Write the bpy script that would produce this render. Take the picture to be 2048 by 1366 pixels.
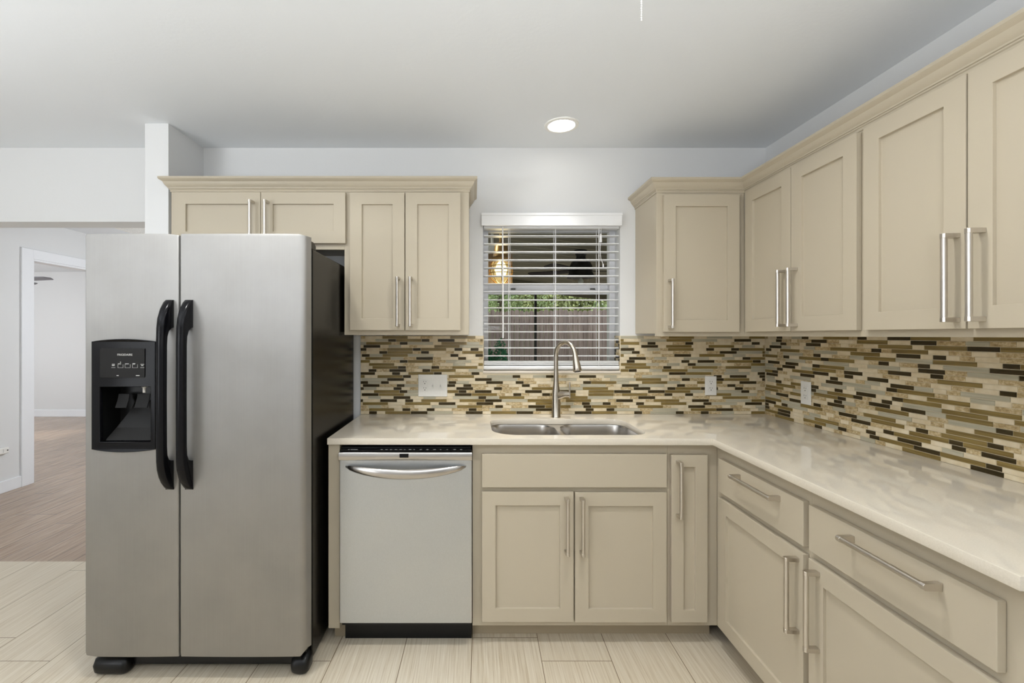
import bpy, bmesh, math, random
from mathutils import Vector, Matrix

for o in list(bpy.data.objects):
    bpy.data.objects.remove(o, do_unlink=True)
scene = bpy.context.scene
COL = scene.collection
R = math.radians

# ------------------------------------------------------------------ camera
CAMZ = 1.40
cam_d = bpy.data.cameras.new('camera')
cam_d.sensor_width = 36.0
cam_d.lens = 16.0
cam_d.shift_x = 0.0386
cam_d.shift_y = -0.0059
cam_d.clip_start = 0.05
cam = bpy.data.objects.new('camera', cam_d)
cam.location = (0, 0, CAMZ)
cam.rotation_euler = (R(90), 0, 0)
COL.objects.link(cam)
scene.camera = cam

# ------------------------------------------------------------------ world, sun, large lights, exposure
w = bpy.data.worlds.new('sky'); scene.world = w
w.use_nodes = True
nt = w.node_tree
bg = nt.nodes['Background']
sky = nt.nodes.new('ShaderNodeTexSky')
sky.sky_type = 'NISHITA'
sky.sun_disc = False
sky.sun_elevation = R(40)
sky.sun_rotation = R(-80)
hs = nt.nodes.new('ShaderNodeHueSaturation'); hs.inputs['Saturation'].default_value = 0.3
nt.links.new(sky.outputs[0], hs.inputs['Color']); nt.links.new(hs.outputs[0], bg.inputs[0])
bg.inputs[1].default_value = 0.5

def lamp(name, kind, loc, energy, size=None, size_y=None, target=None, color=(1, 1, 1), **kw):
    d = bpy.data.lights.new(name, kind)
    d.energy = energy; d.color = color
    if kind == 'AREA':
        d.shape = 'DISK' if size_y is None else 'RECTANGLE'
        d.size = size
        if size_y: d.size_y = size_y
    for k, v in kw.items(): setattr(d, k, v)
    o = bpy.data.objects.new(name, d)
    o.location = loc
    if target is not None:
        o.rotation_euler = (Vector(target) - Vector(loc)).to_track_quat('-Z', 'Y').to_euler()
    COL.objects.link(o)
    return o

lamp('sun', 'SUN', (-12, 3, 9), 2.6, target=(-9.2, 3.3, 7.7), color=(1, .95, .86), angle=R(1))
DAY = (0.945, 0.985, 1.035)
WARM = (0.97, 0.975, 0.96)
lamp('daylight_rear', 'AREA', (-0.9, -3.6, 1.45), 2, 3.6, 2.0, target=(-0.9, 2.6, 1.25), color=DAY)
lamp('daylight_left', 'AREA', (-4.0, -2.0, 1.5), 62, 2.6, 2.0, target=(1.7, 1.0, 1.4), color=DAY)
for x, y, e in ((-2.3, 0.1, 44), (0.1, -0.5, 58)):
    lamp('ceiling_fill', 'AREA', (x, y, 1.5), e, 0.7, 0.7, target=(x, y + 0.1, 2.5), color=DAY)  # added fill, out of view, aimed up to brighten the ceiling
lamp('rear_fill', 'AREA', (-0.8, -2.7, 2.46), 8, 1.6, 1.0, target=(-0.8, -2.9, 0), color=WARM)  # invented fill lamp that brightens the rear wall and floor
for i, (x, y) in enumerate([(0.45, 1.38), (-0.95, 1.38)]):
    lamp('ceiling_can_light', 'AREA', (x, y, 2.48), 9.5, 0.14, target=(x, y, 0), color=WARM, spread=R(150))
lamp('hall_fill', 'POINT', (-2.2, 4.9, 1.6), 60, color=DAY, shadow_soft_size=0.25)  # added fill lamp hidden behind the refrigerator, lifts the hall walls
lamp('far_room_fill', 'POINT', (-7.2, 5.2, 1.6), 108, color=DAY, shadow_soft_size=0.25)  # added fill lamp, out of view, brightens the far room

vs = scene.view_settings
vs.view_transform = 'Standard'
vs.look = 'None'
vs.gamma = 1.0
vs.use_curve_mapping = False
vs.exposure = -0.13

# ------------------------------------------------------------------ materials
def lin(c):
    c = c / 255.0
    return c / 12.92 if c <= 0.04045 else ((c + 0.055) / 1.055) ** 2.4
def rgb(r, g, b): return (lin(r), lin(g), lin(b), 1.0)

def mat(name, col, rough=0.5, metal=0.0, spec=0.5, coat=0.0, aniso=0.0, emit=None, emit_s=0.0, alpha=None):
    m = bpy.data.materials.new(name); m.use_nodes = True
    b = m.node_tree.nodes['Principled BSDF']
    b.inputs['Base Color'].default_value = col
    b.inputs['Roughness'].default_value = rough
    b.inputs['Metallic'].default_value = metal
    b.inputs['Specular IOR Level'].default_value = spec
    b.inputs['Coat Weight'].default_value = coat
    b.inputs['Anisotropic'].default_value = aniso
    if emit:
        b.inputs['Emission Color'].default_value = emit
        b.inputs['Emission Strength'].default_value = emit_s
    return m

class G:
    """small node graph helper"""
    def __init__(s, m): s.t = m.node_tree; s.b = s.t.nodes['Principled BSDF']
    def n(s, kind, **kw):
        nd = s.t.nodes.new(kind)
        for k, v in kw.items(): setattr(nd, k, v)
        return nd
    def l(s, a, b): s.t.links.new(a, b)
    def math(s, op, a, b=None, c=None):
        nd = s.n('ShaderNodeMath', operation=op)
        for i, v in enumerate((a, b, c)):
            if v is None: continue
            if isinstance(v, (int, float)): nd.inputs[i].default_value = v
            else: s.l(v, nd.inputs[i])
        return nd.outputs[0]
    def pos(s):
        return s.n('ShaderNodeNewGeometry').outputs['Position']
    def obj(s):
        return s.n('ShaderNodeTexCoord').outputs['Object']
    def mapping(s, v, scale=(1, 1, 1)):
        nd = s.n('ShaderNodeMapping'); nd.inputs['Scale'].default_value = scale
        s.l(v, nd.inputs['Vector']); return nd.outputs[0]
    def noise(s, v, scale, detail=2, rough=0.5):
        nd = s.n('ShaderNodeTexNoise')
        nd.inputs['Scale'].default_value = scale
        nd.inputs['Detail'].default_value = detail
        nd.inputs['Roughness'].default_value = rough
        s.l(v, nd.inputs['Vector']); return nd.outputs['Fac']
    def ramp(s, f, stops):
        nd = s.n('ShaderNodeValToRGB')
        e = nd.color_ramp.elements
        while len(e) < len(stops): e.new(0.5)
        for k, (p, c) in enumerate(stops):
            e[k].position = p; e[k].color = c
        s.l(f, nd.inputs[0]); return nd.outputs[0]
    def mix(s, f, a, b):
        nd = s.n('ShaderNodeMix', data_type='RGBA')
        for i, v in ((0, f), (6, a), (7, b)):
            if isinstance(v, (int, float)): nd.inputs[i].default_value = v
            elif isinstance(v, tuple): nd.inputs[i].default_value = v
            else: s.l(v, nd.inputs[i])
        return nd.outputs[2]
    def bump(s, h, strength=0.1, dist=0.01):
        nd = s.n('ShaderNodeBump')
        nd.inputs['Strength'].default_value = strength
        nd.inputs['Distance'].default_value = dist
        s.l(h, nd.inputs['Height']); s.l(nd.outputs[0], s.b.inputs['Normal'])

M = {}
def painted(name, col, bump_s=0.06, rough=0.6, scale=90):
    m = mat(name, col, rough, spec=0.3)
    g = G(m); g.bump(g.noise(g.pos(), scale, 3), bump_s, 0.004)
    return m
M['wall'] = painted('white_wall_paint', rgb(224, 224, 223))
M['ceiling'] = painted('ceiling_paint', rgb(233, 236, 239), 0.12, 0.7, 60)
M['trim'] = mat('white_trim_paint', rgb(238, 239, 241), 0.4)
M['cab'] = mat('taupe_cabinet_paint', rgb(187, 176, 155), 0.4, spec=0.4)
g = G(M['cab']); g.bump(g.noise(g.mapping(g.obj(), (60, 60, 6)), 3, 3), 0.05, 0.002)
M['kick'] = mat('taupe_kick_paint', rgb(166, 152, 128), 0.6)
M['inside'] = mat('raw_cabinet_underside', rgb(120, 100, 76), 0.7)
M['nickel'] = mat('brushed_nickel', rgb(208, 202, 194), 0.3, 1.0, aniso=0.4)
M['faucet'] = mat('faucet_nickel', rgb(192, 184, 172), 0.27, 1.0)
M['sink'] = mat('sink_steel', rgb(206, 202, 197), 0.26, 1.0, aniso=0.5)
M['black'] = mat('black_gloss_plastic', rgb(13, 13, 16), 0.2, spec=0.2)
M['black_soft'] = mat('black_satin_plastic', rgb(16, 16, 16), 0.3, spec=0.3)
M['black_matte'] = mat('black_matte', rgb(16, 16, 16), 0.6)
M['case'] = mat('dark_fridge_case', rgb(18, 16, 13), 0.24, spec=0.2)
g = G(M['case']); g.bump(g.noise(g.obj(), 500, 2), 0.12, 0.001)
M['panel'] = mat('control_panel_grey', rgb(30, 29, 28), 0.35, spec=0.15)
M['legend'] = mat('printed_legend', rgb(205, 205, 200), 0.5)
M['white_plastic'] = mat('white_plastic', rgb(238, 236, 230), 0.35)
M['slot'] = mat('dark_slot', rgb(60, 58, 54), 0.6)
M['blind'] = mat('white_blind_vinyl', rgb(240, 240, 240), 0.35)
M['vinyl'] = mat('window_vinyl', rgb(226, 226, 228), 0.4)
M['sill'] = mat('cream_stone_sill', rgb(222, 212, 196), 0.25)

def steel(name, col, rough, streak, mott=0.2):
    m = mat(name, col, rough, 1.0, aniso=0.55)
    g = G(m)
    n1 = g.noise(g.mapping(g.obj(), streak), 1.0, 4)
    n2 = g.noise(g.obj(), 5.0, 4, 0.6)
    r = g.math('ADD', g.math('MULTIPLY', n1, 0.08), g.math('MULTIPLY', n2, 0.3))
    g.l(g.math('ADD', r, rough - 0.19), g.b.inputs['Roughness'])
    g.l(g.mix(g.math('MULTIPLY', n1, mott), col, tuple(c * 0.86 for c in col[:3]) + (1,)), g.b.inputs['Base Color'])
    return m
M['steel'] = steel('brushed_stainless_door', rgb(168, 166, 163), 0.58, (420, 420, 3.0))
M['steel_dw'] = steel('speckled_stainless_front', rgb(208, 212, 216), 0.4, (380, 200, 300), 1.1)
M['chrome'] = mat('satin_steel_trim', rgb(190, 186, 182), 0.24, 1.0)

# countertop: warm speckled quartz
M['quartz'] = mat('cream_quartz', rgb(212, 201, 180), 0.035)
M['quartz'].node_tree.nodes['Principled BSDF'].inputs['IOR'].default_value = 1.55
g = G(M['quartz'])
n1 = g.noise(g.pos(), 260, 3, 0.7)
g.l(g.ramp(n1, [(0.3, rgb(213, 204, 187)), (0.7, rgb(222, 213, 197))]), g.b.inputs['Base Color'])

# mosaic tile materials
M['grout'] = mat('cream_grout', rgb(216, 203, 174), 0.8)
M['tile_dark'] = mat('dark_brown_glass_tile', rgb(64, 50, 30), 0.22, spec=0.22)
M['tile_olive'] = mat('olive_brown_glass_tile', rgb(132, 108, 60), 0.2, spec=0.35)
M['tile_grey'] = mat('grey_glass_tile', rgb(184, 178, 160), 0.2, spec=0.35)
M['tile_cream'] = mat('cream_stone_tile', rgb(222, 205, 170), 0.5)
M['tile_tan'] = mat('tan_travertine_tile', rgb(196, 168, 120), 0.55)
g = G(M['tile_cream'])
g.l(g.ramp(g.noise(g.pos(), 30, 3), [(0.3, rgb(214, 196, 160)), (0.7, rgb(230, 217, 190))]), g.b.inputs['Base Color'])
g = G(M['tile_tan'])
g.l(g.ramp(g.noise(g.mapping(g.pos(), (1, 1, 1.6)), 75, 5, 0.7), [(0.34, rgb(150, 124, 82)), (0.5, rgb(188, 166, 122)), (0.66, rgb(220, 204, 170))]), g.b.inputs['Base Color'])
for k, lo, hi in (('tile_dark', (52, 43, 23), (70, 58, 34)), ('tile_olive', (114, 94, 50), (142, 121, 70)), ('tile_grey', (170, 164, 142), (194, 187, 165))):
    g = G(M[k])
    g.l(g.ramp(g.noise(g.mapping(g.pos(), (3, 3, 80)), 2.0, 2), [(0.35, rgb(*lo)), (0.65, rgb(*hi))]), g.b.inputs['Base Color'])

# floor tile: 12x24 planks, quarter-step offset, linear grain
M['floor'] = mat('linear_grain_floor_tile', rgb(205, 194, 175), 0.34)
g = G(M['floor'])
sep = g.n('ShaderNodeSeparateXYZ'); g.l(g.pos(), sep.inputs[0])
X, Y = sep.outputs[0], sep.outputs[1]
u = g.math('DIVIDE', g.math('SUBTRACT', X, g.math('MULTIPLY', g.math('SUBTRACT', Y, 2.14), 0.024)), 0.302)
k = g.math('FLOOR', u)
v = g.math('DIVIDE', g.math('ADD', g.math('SUBTRACT', Y, 2.108), g.math('MULTIPLY', k, 0.151)), 0.604)
fu = g.math('FRACT', u); fv = g.math('FRACT', v)
du = g.math('MULTIPLY', g.math('MINIMUM', fu, g.math('SUBTRACT', 1.0, fu)), 0.302)
dv = g.math('MULTIPLY', g.math('MINIMUM', fv, g.math('SUBTRACT', 1.0, fv)), 0.604)
grout = g.math('LESS_THAN', g.math('MINIMUM', du, dv), 0.0016)
cmb = g.n('ShaderNodeCombineXYZ'); g.l(k, cmb.inputs[0]); g.l(g.math('FLOOR', v), cmb.inputs[1])
wn = g.n('ShaderNodeTexWhiteNoise'); g.l(cmb.outputs[0], wn.inputs['Vector'])
off = g.n('ShaderNodeVectorMath', operation='SCALE'); g.l(wn.outputs['Color'], off.inputs[0]); off.inputs['Scale'].default_value = 7.0
add = g.n('ShaderNodeVectorMath', operation='ADD'); g.l(g.pos(), add.inputs[0]); g.l(off.outputs[0], add.inputs[1])
gr = g.noise(g.mapping(add.outputs[0], (170, 3.0, 1)), 1.0, 4, 0.65)
base = g.ramp(gr, [(0.28, rgb(180, 163, 136)), (0.46, rgb(205, 192, 169)), (0.7, rgb(219, 209, 190))])
tint = g.mix(g.math('MULTIPLY', wn.outputs['Value'], 0.22), base, rgb(192, 180, 158))
g.l(g.mix(grout, tint, rgb(118, 100, 74)), g.b.inputs['Base Color'])
g.bump(g.math('SUBTRACT', gr, g.math('MULTIPLY', grout, 2.0)), 0.08, 0.003)

# brown wood plank floor
M['wood'] = mat('brown_plank_floor', rgb(140, 120, 100), 0.25)
g = G(M['wood'])
sep = g.n('ShaderNodeSeparateXYZ'); g.l(g.pos(), sep.inputs[0])
u = g.math('DIVIDE', sep.outputs[0], 0.155); k = g.math('FLOOR', u); fu = g.math('FRACT', u)
wn = g.n('ShaderNodeTexWhiteNoise', noise_dimensions='1D'); g.l(k, wn.inputs['W'])
v = g.math('DIVIDE', g.math('ADD', sep.outputs[1], g.math('MULTIPLY', wn.outputs['Value'], 1.2)), 1.2)
fv = g.math('FRACT', v)
cmb = g.n('ShaderNodeCombineXYZ'); g.l(k, cmb.inputs[0]); g.l(g.math('FLOOR', v), cmb.inputs[1])
wn2 = g.n('ShaderNodeTexWhiteNoise'); g.l(cmb.outputs[0], wn2.inputs['Vector'])
du = g.math('MULTIPLY', g.math('MINIMUM', fu, g.math('SUBTRACT', 1.0, fu)), 0.155)
dv = g.math('MULTIPLY', g.math('MINIMUM', fv, g.math('SUBTRACT', 1.0, fv)), 1.2)
seam = g.math('LESS_THAN', g.math('MINIMUM', du, dv), 0.0015)
gr = g.noise(g.mapping(g.pos(), (30, 2.2, 1)), 1.6, 4, 0.6)
base = g.ramp(gr, [(0.3, rgb(150, 126, 106)), (0.7, rgb(186, 164, 142))])
tint = g.mix(g.math('MULTIPLY', wn2.outputs['Value'], 0.4), base, rgb(142, 122, 104))
g.l(g.mix(seam, tint, rgb(70, 56, 44)), g.b.inputs['Base Color'])

# outdoors
M['fence'] = mat('weathered_fence_wood', rgb(112, 92, 84), 0.85)
g = G(M['fence'])
g.l(g.ramp(g.noise(g.mapping(g.pos(), (14, 14, 1.2)), 2.0, 4, 0.7), [(0.3, rgb(138, 116, 106)), (0.7, rgb(184, 164, 154))]), g.b.inputs['Base Color'])
M['roof'] = mat('taupe_patio_boards', rgb(184, 172, 146), 0.8)
M['beam'] = mat('dark_patio_beam', rgb(120, 110, 88), 0.8)
M['bronze'] = mat('dark_bronze', rgb(40, 36, 32), 0.4, 0.6)
M['brass'] = mat('aged_brass', rgb(176, 136, 80), 0.35, 0.8)
M['fan_grey'] = mat('grey_fan_blade', rgb(128, 128, 134), 0.5)
M['oak'] = mat('brown_board', rgb(126, 104, 80), 0.7)
M['post'] = mat('dark_steel_post', rgb(44, 40, 36), 0.5)
M['concrete'] = mat('patio_concrete', rgb(150, 145, 138), 0.9)
M['bark'] = mat('tree_bark', rgb(84, 72, 58), 0.9)
def leafy(name, a, b):
    m = mat(name, rgb(*a), 0.9, spec=0.0)
    g = G(m); g.l(g.ramp(g.noise(g.pos(), 3.0, 3), [(0.35, rgb(*a)), (0.65, rgb(*b))]), g.b.inputs['Base Color'])
    return m
M['leaf_pale'] = leafy('pale_green_leaves', (172, 178, 124), (208, 210, 158))
M['leaf_mid'] = leafy('mid_green_leaves', (136, 154, 110), (178, 190, 140))
M['leaf_dark'] = leafy('blue_green_leaves', (64, 128, 92), (120, 176, 138))
M['bulb'] = mat('warm_bulb', rgb(255, 226, 170), 0.4, emit=rgb(255, 222, 160), emit_s=7.0)
M['lens'] = mat('lit_lens', rgb(255, 255, 255), 0.4, emit=(1, 0.98, 0.94, 1), emit_s=11.0)

def glass(name, tint, refl=0.06):
    m = bpy.data.materials.new(name); m.use_nodes = True
    t = m.node_tree; t.nodes.remove(t.nodes['Principled BSDF'])
    tr = t.nodes.new('ShaderNodeBsdfTransparent'); tr.inputs[0].default_value = tint
    gl = t.nodes.new('ShaderNodeBsdfGlossy'); gl.inputs['Roughness'].default_value = 0.02
    mx = t.nodes.new('ShaderNodeMixShader'); mx.inputs[0].default_value = refl
    t.links.new(tr.outputs[0], mx.inputs[1]); t.links.new(gl.outputs[0], mx.inputs[2])
    t.links.new(mx.outputs[0], t.nodes['Material Output'].inputs[0])
    return m
M['pane'] = glass('window_glass', (0.93, 0.96, 0.94, 1), 0.003)
M['jar'] = glass('clear_jar_glass', (0.97, 0.95, 0.9, 1), 0.08)
M['lit_jar'] = glass('frosted_lit_jar', (0.97, 0.95, 0.9, 1), 0.05)
t_ = M['lit_jar'].node_tree; em = t_.nodes.new('ShaderNodeEmission'); em.inputs[0].default_value = rgb(255, 222, 150); em.inputs[1].default_value = 0.9
ad = t_.nodes.new('ShaderNodeMixShader'); ad.inputs[0].default_value = 0.45
t_.links.new(t_.nodes['Mix Shader'].outputs[0], ad.inputs[1]); t_.links.new(em.outputs[0], ad.inputs[2])
t_.links.new(ad.outputs[0], t_.nodes['Material Output'].inputs[0])

# ------------------------------------------------------------------ mesh builder
class MB:
    def __init__(s): s.v = []; s.f = []; s.m = []
    def add(s, vs, fs, mi=0):
        b = len(s.v); s.v += [tuple(p) for p in vs]
        s.f += [tuple(b + i for i in f) for f in fs]; s.m += [mi] * len(fs)
        return s
    def box(s, x0, x1, y0, y1, z0, z1, mi=0):
        vs = [(x0, y0, z0), (x1, y0, z0), (x1, y1, z0), (x0, y1, z0), (x0, y0, z1), (x1, y0, z1), (x1, y1, z1), (x0, y1, z1)]
        return s.add(vs, [(0, 3, 2, 1), (4, 5, 6, 7), (0, 1, 5, 4), (1, 2, 6, 5), (2, 3, 7, 6), (3, 0, 4, 7)], mi)
    def loft(s, rings, cap0=True, cap1=True, closed=True, mi=0):
        n = len(rings[0]); vs = [p for r in rings for p in r]; fs = []
        for a in range(len(rings) - 1):
            for i in range(n if closed else n - 1):
                j = (i + 1) % n
                fs.append((a * n + i, a * n + j, (a + 1) * n + j, (a + 1) * n + i))
        if cap0: fs.append(tuple(reversed(range(n))))
        if cap1: fs.append(tuple(range((len(rings) - 1) * n, len(rings) * n)))
        return s.add(vs, fs, mi)
    def tube(s, pts, rad, n=16, cap=True, mi=0, flat=None):
        pts = [Vector(p) for p in pts]
        if isinstance(rad, (int, float)): rad = [rad] * len(pts)
        rings = []; up = None
        for i, p in enumerate(pts):
            t = (pts[min(i + 1, len(pts) - 1)] - pts[max(i - 1, 0)]).normalized()
            if up is None:
                up = Vector((0, 0, 1)) if abs(t.z) < 0.9 else Vector((1, 0, 0))
            a = t.cross(up).normalized(); b = a.cross(t).normalized(); up = b
            fl = flat or (1, 1)
            rings.append([tuple(p + a * (math.cos(q) * rad[i] * fl[0]) + b * (math.sin(q) * rad[i] * fl[1])) for q in [2 * math.pi * k / n for k in range(n)]])
        return s.loft(rings, cap, cap, mi=mi)
    def lathe(s, prof, c, n=28, cap=True, mi=0):
        rings = [[(c[0] + r * math.cos(2 * math.pi * k / n), c[1] + r * math.sin(2 * math.pi * k / n), c[2] + z) for k in range(n)] for r, z in prof]
        return s.loft(rings, cap, cap, mi=mi)
    def prism(s, poly, axis, a, b, mi=0):
        """poly of 2-D points extruded along axis from a to b; axis x: (y,z), y: (x,z), z: (x,y)"""
        def P(p, q):
            return (q, p[0], p[1]) if axis == 'x' else ((p[0], q, p[1]) if axis == 'y' else (p[0], p[1], q))
        return s.loft([[P(p, a) for p in poly], [P(p, b) for p in poly]], mi=mi)
    def build(s, name, mats, parent=None, bevel=0.0, smooth=35, seg=2, world=True):
        vs = s.v
        if parent is not None and world:
            o = parent
            while o.parent: o = o.parent
            L = o.location
            vs = [(p[0] - L[0], p[1] - L[1], p[2] - L[2]) for p in vs]
        me = bpy.data.meshes.new(name)
        me.from_pydata(vs, [], s.f)
        if not isinstance(mats, (list, tuple)): mats = [mats]
        for m in mats: me.materials.append(m)
        if len(mats) > 1: me.polygons.foreach_set('material_index', s.m)
        bm = bmesh.new(); bm.from_mesh(me)
        bmesh.ops.recalc_face_normals(bm, faces=bm.faces)
        bm.to_mesh(me); bm.free()
        if smooth:
            for p in me.polygons: p.use_smooth = True
            me.set_sharp_from_angle(angle=R(smooth))
        o = bpy.data.objects.new(name, me); COL.objects.link(o)
        if parent is not None: o.parent = parent
        if bevel:
            b = o.modifiers.new('bevel', 'BEVEL'); b.width = bevel; b.segments = seg
            b.limit_method = 'ANGLE'; b.angle_limit = R(40); b.harden_normals = True
        return o

def thing(name, label, cat, loc=(0, 0, 0), rotz=0.0, group=None):
    o = bpy.data.objects.new(name, None); COL.objects.link(o)
    o.empty_display_size = 0.1
    o.location = loc; o.rotation_euler = (0, 0, rotz)
    o['label'] = label; o['category'] = cat
    if group: o['group'] = group
    return o
def tag(o, label, cat, group=None):
    o['label'] = label; o['category'] = cat
    if group: o['group'] = group
    return o
def struct(o):
    o['kind'] = 'structure'; return o

def rrect(x0, x1, y0, y1, r, n=8):
    if not isinstance(r, (list, tuple)): r = [r] * 4
    out = []
    for (cx, cy, a0, rr) in ((x1 - r[0], y0 + r[0], -90, r[0]), (x1 - r[1], y1 - r[1], 0, r[1]), (x0 + r[2], y1 - r[2], 90, r[2]), (x0 + r[3], y0 + r[3], 180, r[3])):
        for k in range(n + 1):
            a = R(a0 + 90.0 * k / n)
            out.append((cx + rr * math.cos(a), cy + rr * math.sin(a)))
    return out

def plate(outline, holes, half, bevel=0.0):
    """flat plate with holes in the local xy plane, thickness 2*half, as (verts, faces)"""
    cu = bpy.data.curves.new('tmp', 'CURVE'); cu.dimensions = '2D'; cu.fill_mode = 'BOTH'
    cu.extrude = half; cu.bevel_depth = bevel; cu.bevel_resolution = 1
    for ring in [outline] + holes:
        sp = cu.splines.new('POLY'); sp.points.add(len(ring) - 1); sp.use_cyclic_u = True
        for p, q in zip(sp.points, ring): p.co = (q[0], q[1], 0, 1)
    ob = bpy.data.objects.new('tmp', cu); COL.objects.link(ob)
    dg = bpy.context.evaluated_depsgraph_get()
    me = bpy.data.meshes.new_from_object(ob.evaluated_get(dg))
    vs = [tuple(v.co) for v in me.vertices]; fs = [tuple(p.vertices) for p in me.polygons]
    bpy.data.objects.remove(ob); bpy.data.curves.remove(cu); bpy.data.meshes.remove(me)
    return vs, fs

def text_mesh(txt, size, bold=False):
    cu = bpy.data.curves.new('tmp', 'FONT'); cu.body = txt; cu.size = size; cu.align_x = 'CENTER'; cu.align_y = 'CENTER'; cu.extrude = 0.0002
    ob = bpy.data.objects.new('tmp', cu); COL.objects.link(ob)
    dg = bpy.context.evaluated_depsgraph_get()
    me = bpy.data.meshes.new_from_object(ob.evaluated_get(dg))
    vs = [tuple(v.co) for v in me.vertices]; fs = [tuple(p.vertices) for p in me.polygons]
    bpy.data.objects.remove(ob); bpy.data.curves.remove(cu); bpy.data.meshes.remove(me)
    return vs, fs

# ------------------------------------------------------------------ room shell
WB = 2.67      # kitchen side of the back wall
WT = 0.15      # its thickness
WR = 1.72      # right wall
CH = 2.50      # ceiling height
XL = -4.18     # left wall of the passage
WX0, WX1, WZ0, WZ1 = 0.062, 0.866, 1.192, 2.075   # kitchen window opening
OZ = 2.067     # passage opening head

b = MB(); b.box(-4.30, 1.84, -4.0, WB + WT, -0.1, 0.0); struct(b.build('floor_tile', M['floor'], smooth=0))
b = MB(); b.box(-9.2, -1.1, WB + WT, 8.0, -0.1, 0.0); struct(b.build('floor_wood', M['wood'], smooth=0))
b = MB(); b.box(-9.2, 1.84, -4.1, 2.67 + WT, CH, CH + 0.1).box(-9.2, -1.1, 2.67 + WT, 8.0, CH, CH + 0.1)
struct(b.build('ceiling', M['ceiling'], smooth=0))
y0, y1 = WB, WB + WT
b = MB()
b.box(-1.70, WX0, y0, y1, 0, CH).box(WX1, 1.84, y0, y1, 0, CH)
b.box(WX0, WX1, y0, y1, 0, WZ0).box(WX0, WX1, y0, y1, WZ1, CH)
b.box(-4.18, -1.70, y0, y1, OZ, CH)
struct(b.build('wall_back', M['wall'], smooth=0))
b = MB(); b.box(-1.70, -1.578, 2.362, WB, 0, CH); struct(b.build('wall_stub', M['wall'], smooth=0))
b = MB(); b.box(WR, 1.84, -4.0, WB, 0, CH); struct(b.build('wall_right', M['wall'], smooth=0))
b = MB(); b.box(-4.3, 1.84, -4.12, -4.0, 0, CH); struct(b.build('wall_rear', M['wall'], smooth=0))
# left wall with a door opening into the far room
DY0, DY1, DZ = 4.317, 5.15, 2.126
b = MB()
b.box(-4.30, XL, -4.0, DY0, 0, CH).box(-4.30, XL, DY1, 8.0, 0, CH).box(-4.30, XL, DY0, DY1, DZ, CH)
struct(b.build('wall_left', M['wall'], smooth=0))
b = MB(); b.box(-1.2, -1.1, WB + WT, 8.0, 0, CH); struct(b.build('wall_hall', M['wall'], smooth=0))
b = MB(); b.box(-9.2, -1.1, 7.864, 8.0, 0, CH); struct(b.build('wall_far', M['wall'], smooth=0))
b = MB()
b.box(-9.2, -9.1, 3.0, 5.7, 0, CH).box(-9.2, -9.1, 6.4, 7.864, 0, CH).box(-9.2, -9.1, 5.7, 6.4, 0, 1.30).box(-9.2, -9.1, 5.7, 6.4, 1.66, CH)  # unseen slot in the wall, sized to drop a sun patch on the floor
struct(b.build('wall_far_left', M['wall'], smooth=0))
b = MB(); b.box(-9.2, -4.3, 2.9, 3.0, 0, CH); struct(b.build('wall_far_near', M['wall'], smooth=0))

# door casing and jambs, baseboards
b = MB()
b.box(XL, XL + 0.018, DY0 - 0.112, DY0, 0, DZ + 0.09).box(XL, XL + 0.018, DY1, DY1 + 0.112, 0, DZ + 0.09).box(XL, XL + 0.018, DY0, DY1, DZ, DZ + 0.09)
b.box(-4.30, XL + 0.006, DY0 - 0.001, DY0 + 0.018, 0, DZ).box(-4.30, XL + 0.006, DY1 - 0.018, DY1 + 0.001, 0, DZ).box(-4.30, XL + 0.006, DY0 + 0.018, DY1 - 0.018, DZ - 0.018, DZ + 0.001)
dc = struct(b.build('door_1', M['trim'], bevel=0.002))
b = MB(); b.box(-4.262, -4.232, DY0 + 0.018, DY0 + 0.036, 0.925, 0.965)
b.tube([(-4.247, DY0 + 0.03, 0.945), (-4.247, DY0 + 0.06, 0.945)], 0.007, 10)
b.build('strike_plate', M['slot'], dc)
b = MB(); b.box(XL, XL + 0.014, WB + WT, DY0 - 0.112, 0, 0.105); struct(b.build('baseboard_left', M['trim'], bevel=0.003))
b = MB(); b.box(-9.1, -4.30, 7.85, 7.864, 0, 0.116); struct(b.build('baseboard_far', M['trim'], bevel=0.003))

# ------------------------------------------------------------------ window and view outdoors
win = struct(thing('window_1', '', '', ((WX0 + WX1) / 2, WB + WT, WZ0)))
for kk in ('label', 'category'): del win[kk]
b = MB(); f = 0.034
b.box(WX0, WX0 + f, 2.765, 2.82, WZ0, WZ1).box(WX1 - f, WX1, 2.765, 2.82, WZ0, WZ1)
b.box(WX0 + f, WX1 - f, 2.765, 2.82, WZ1 - 0.045, WZ1).box(WX0 + f, WX1 - f, 2.765, 2.82, WZ0, WZ0 + 0.045)
b.build('window_frame', M['vinyl'], win, bevel=0.002)
zm = 1.676
b = MB()
b.box(WX0 + f, WX1 - f, 2.772, 2.795, zm - 0.026, zm + 0.002)
b.box(WX0 + f, WX1 - f, 2.797, 2.818, zm + 0.004, zm + 0.034)
b.build('meeting_rail', M['vinyl'], win, bevel=0.002)
b = MB(); b.box(WX0 + f, WX1 - f, 2.782, 2.786, WZ0 + 0.045, zm - 0.026); b.build('pane', M['pane'], win, smooth=0)
b = MB(); b.box(WX0 + f, WX1 - f, 2.804, 2.808, zm + 0.034, WZ1 - 0.045); b.build('pane', M['pane'], win, smooth=0)
for sx in (0.235, 0.72):
    b = MB(); b.box(sx, sx + 0.028, 2.776, 2.79, zm + 0.002, zm + 0.012); b.build('sash_latch', M['slot'], win, bevel=0.001)
b = MB(); b.box(WX0, WX1, WB - 0.012, 2.765, WZ0 - 0.014, WZ0 + 0.001)
struct(b.build('trim_1', M['sill'], bevel=0.002))

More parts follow.
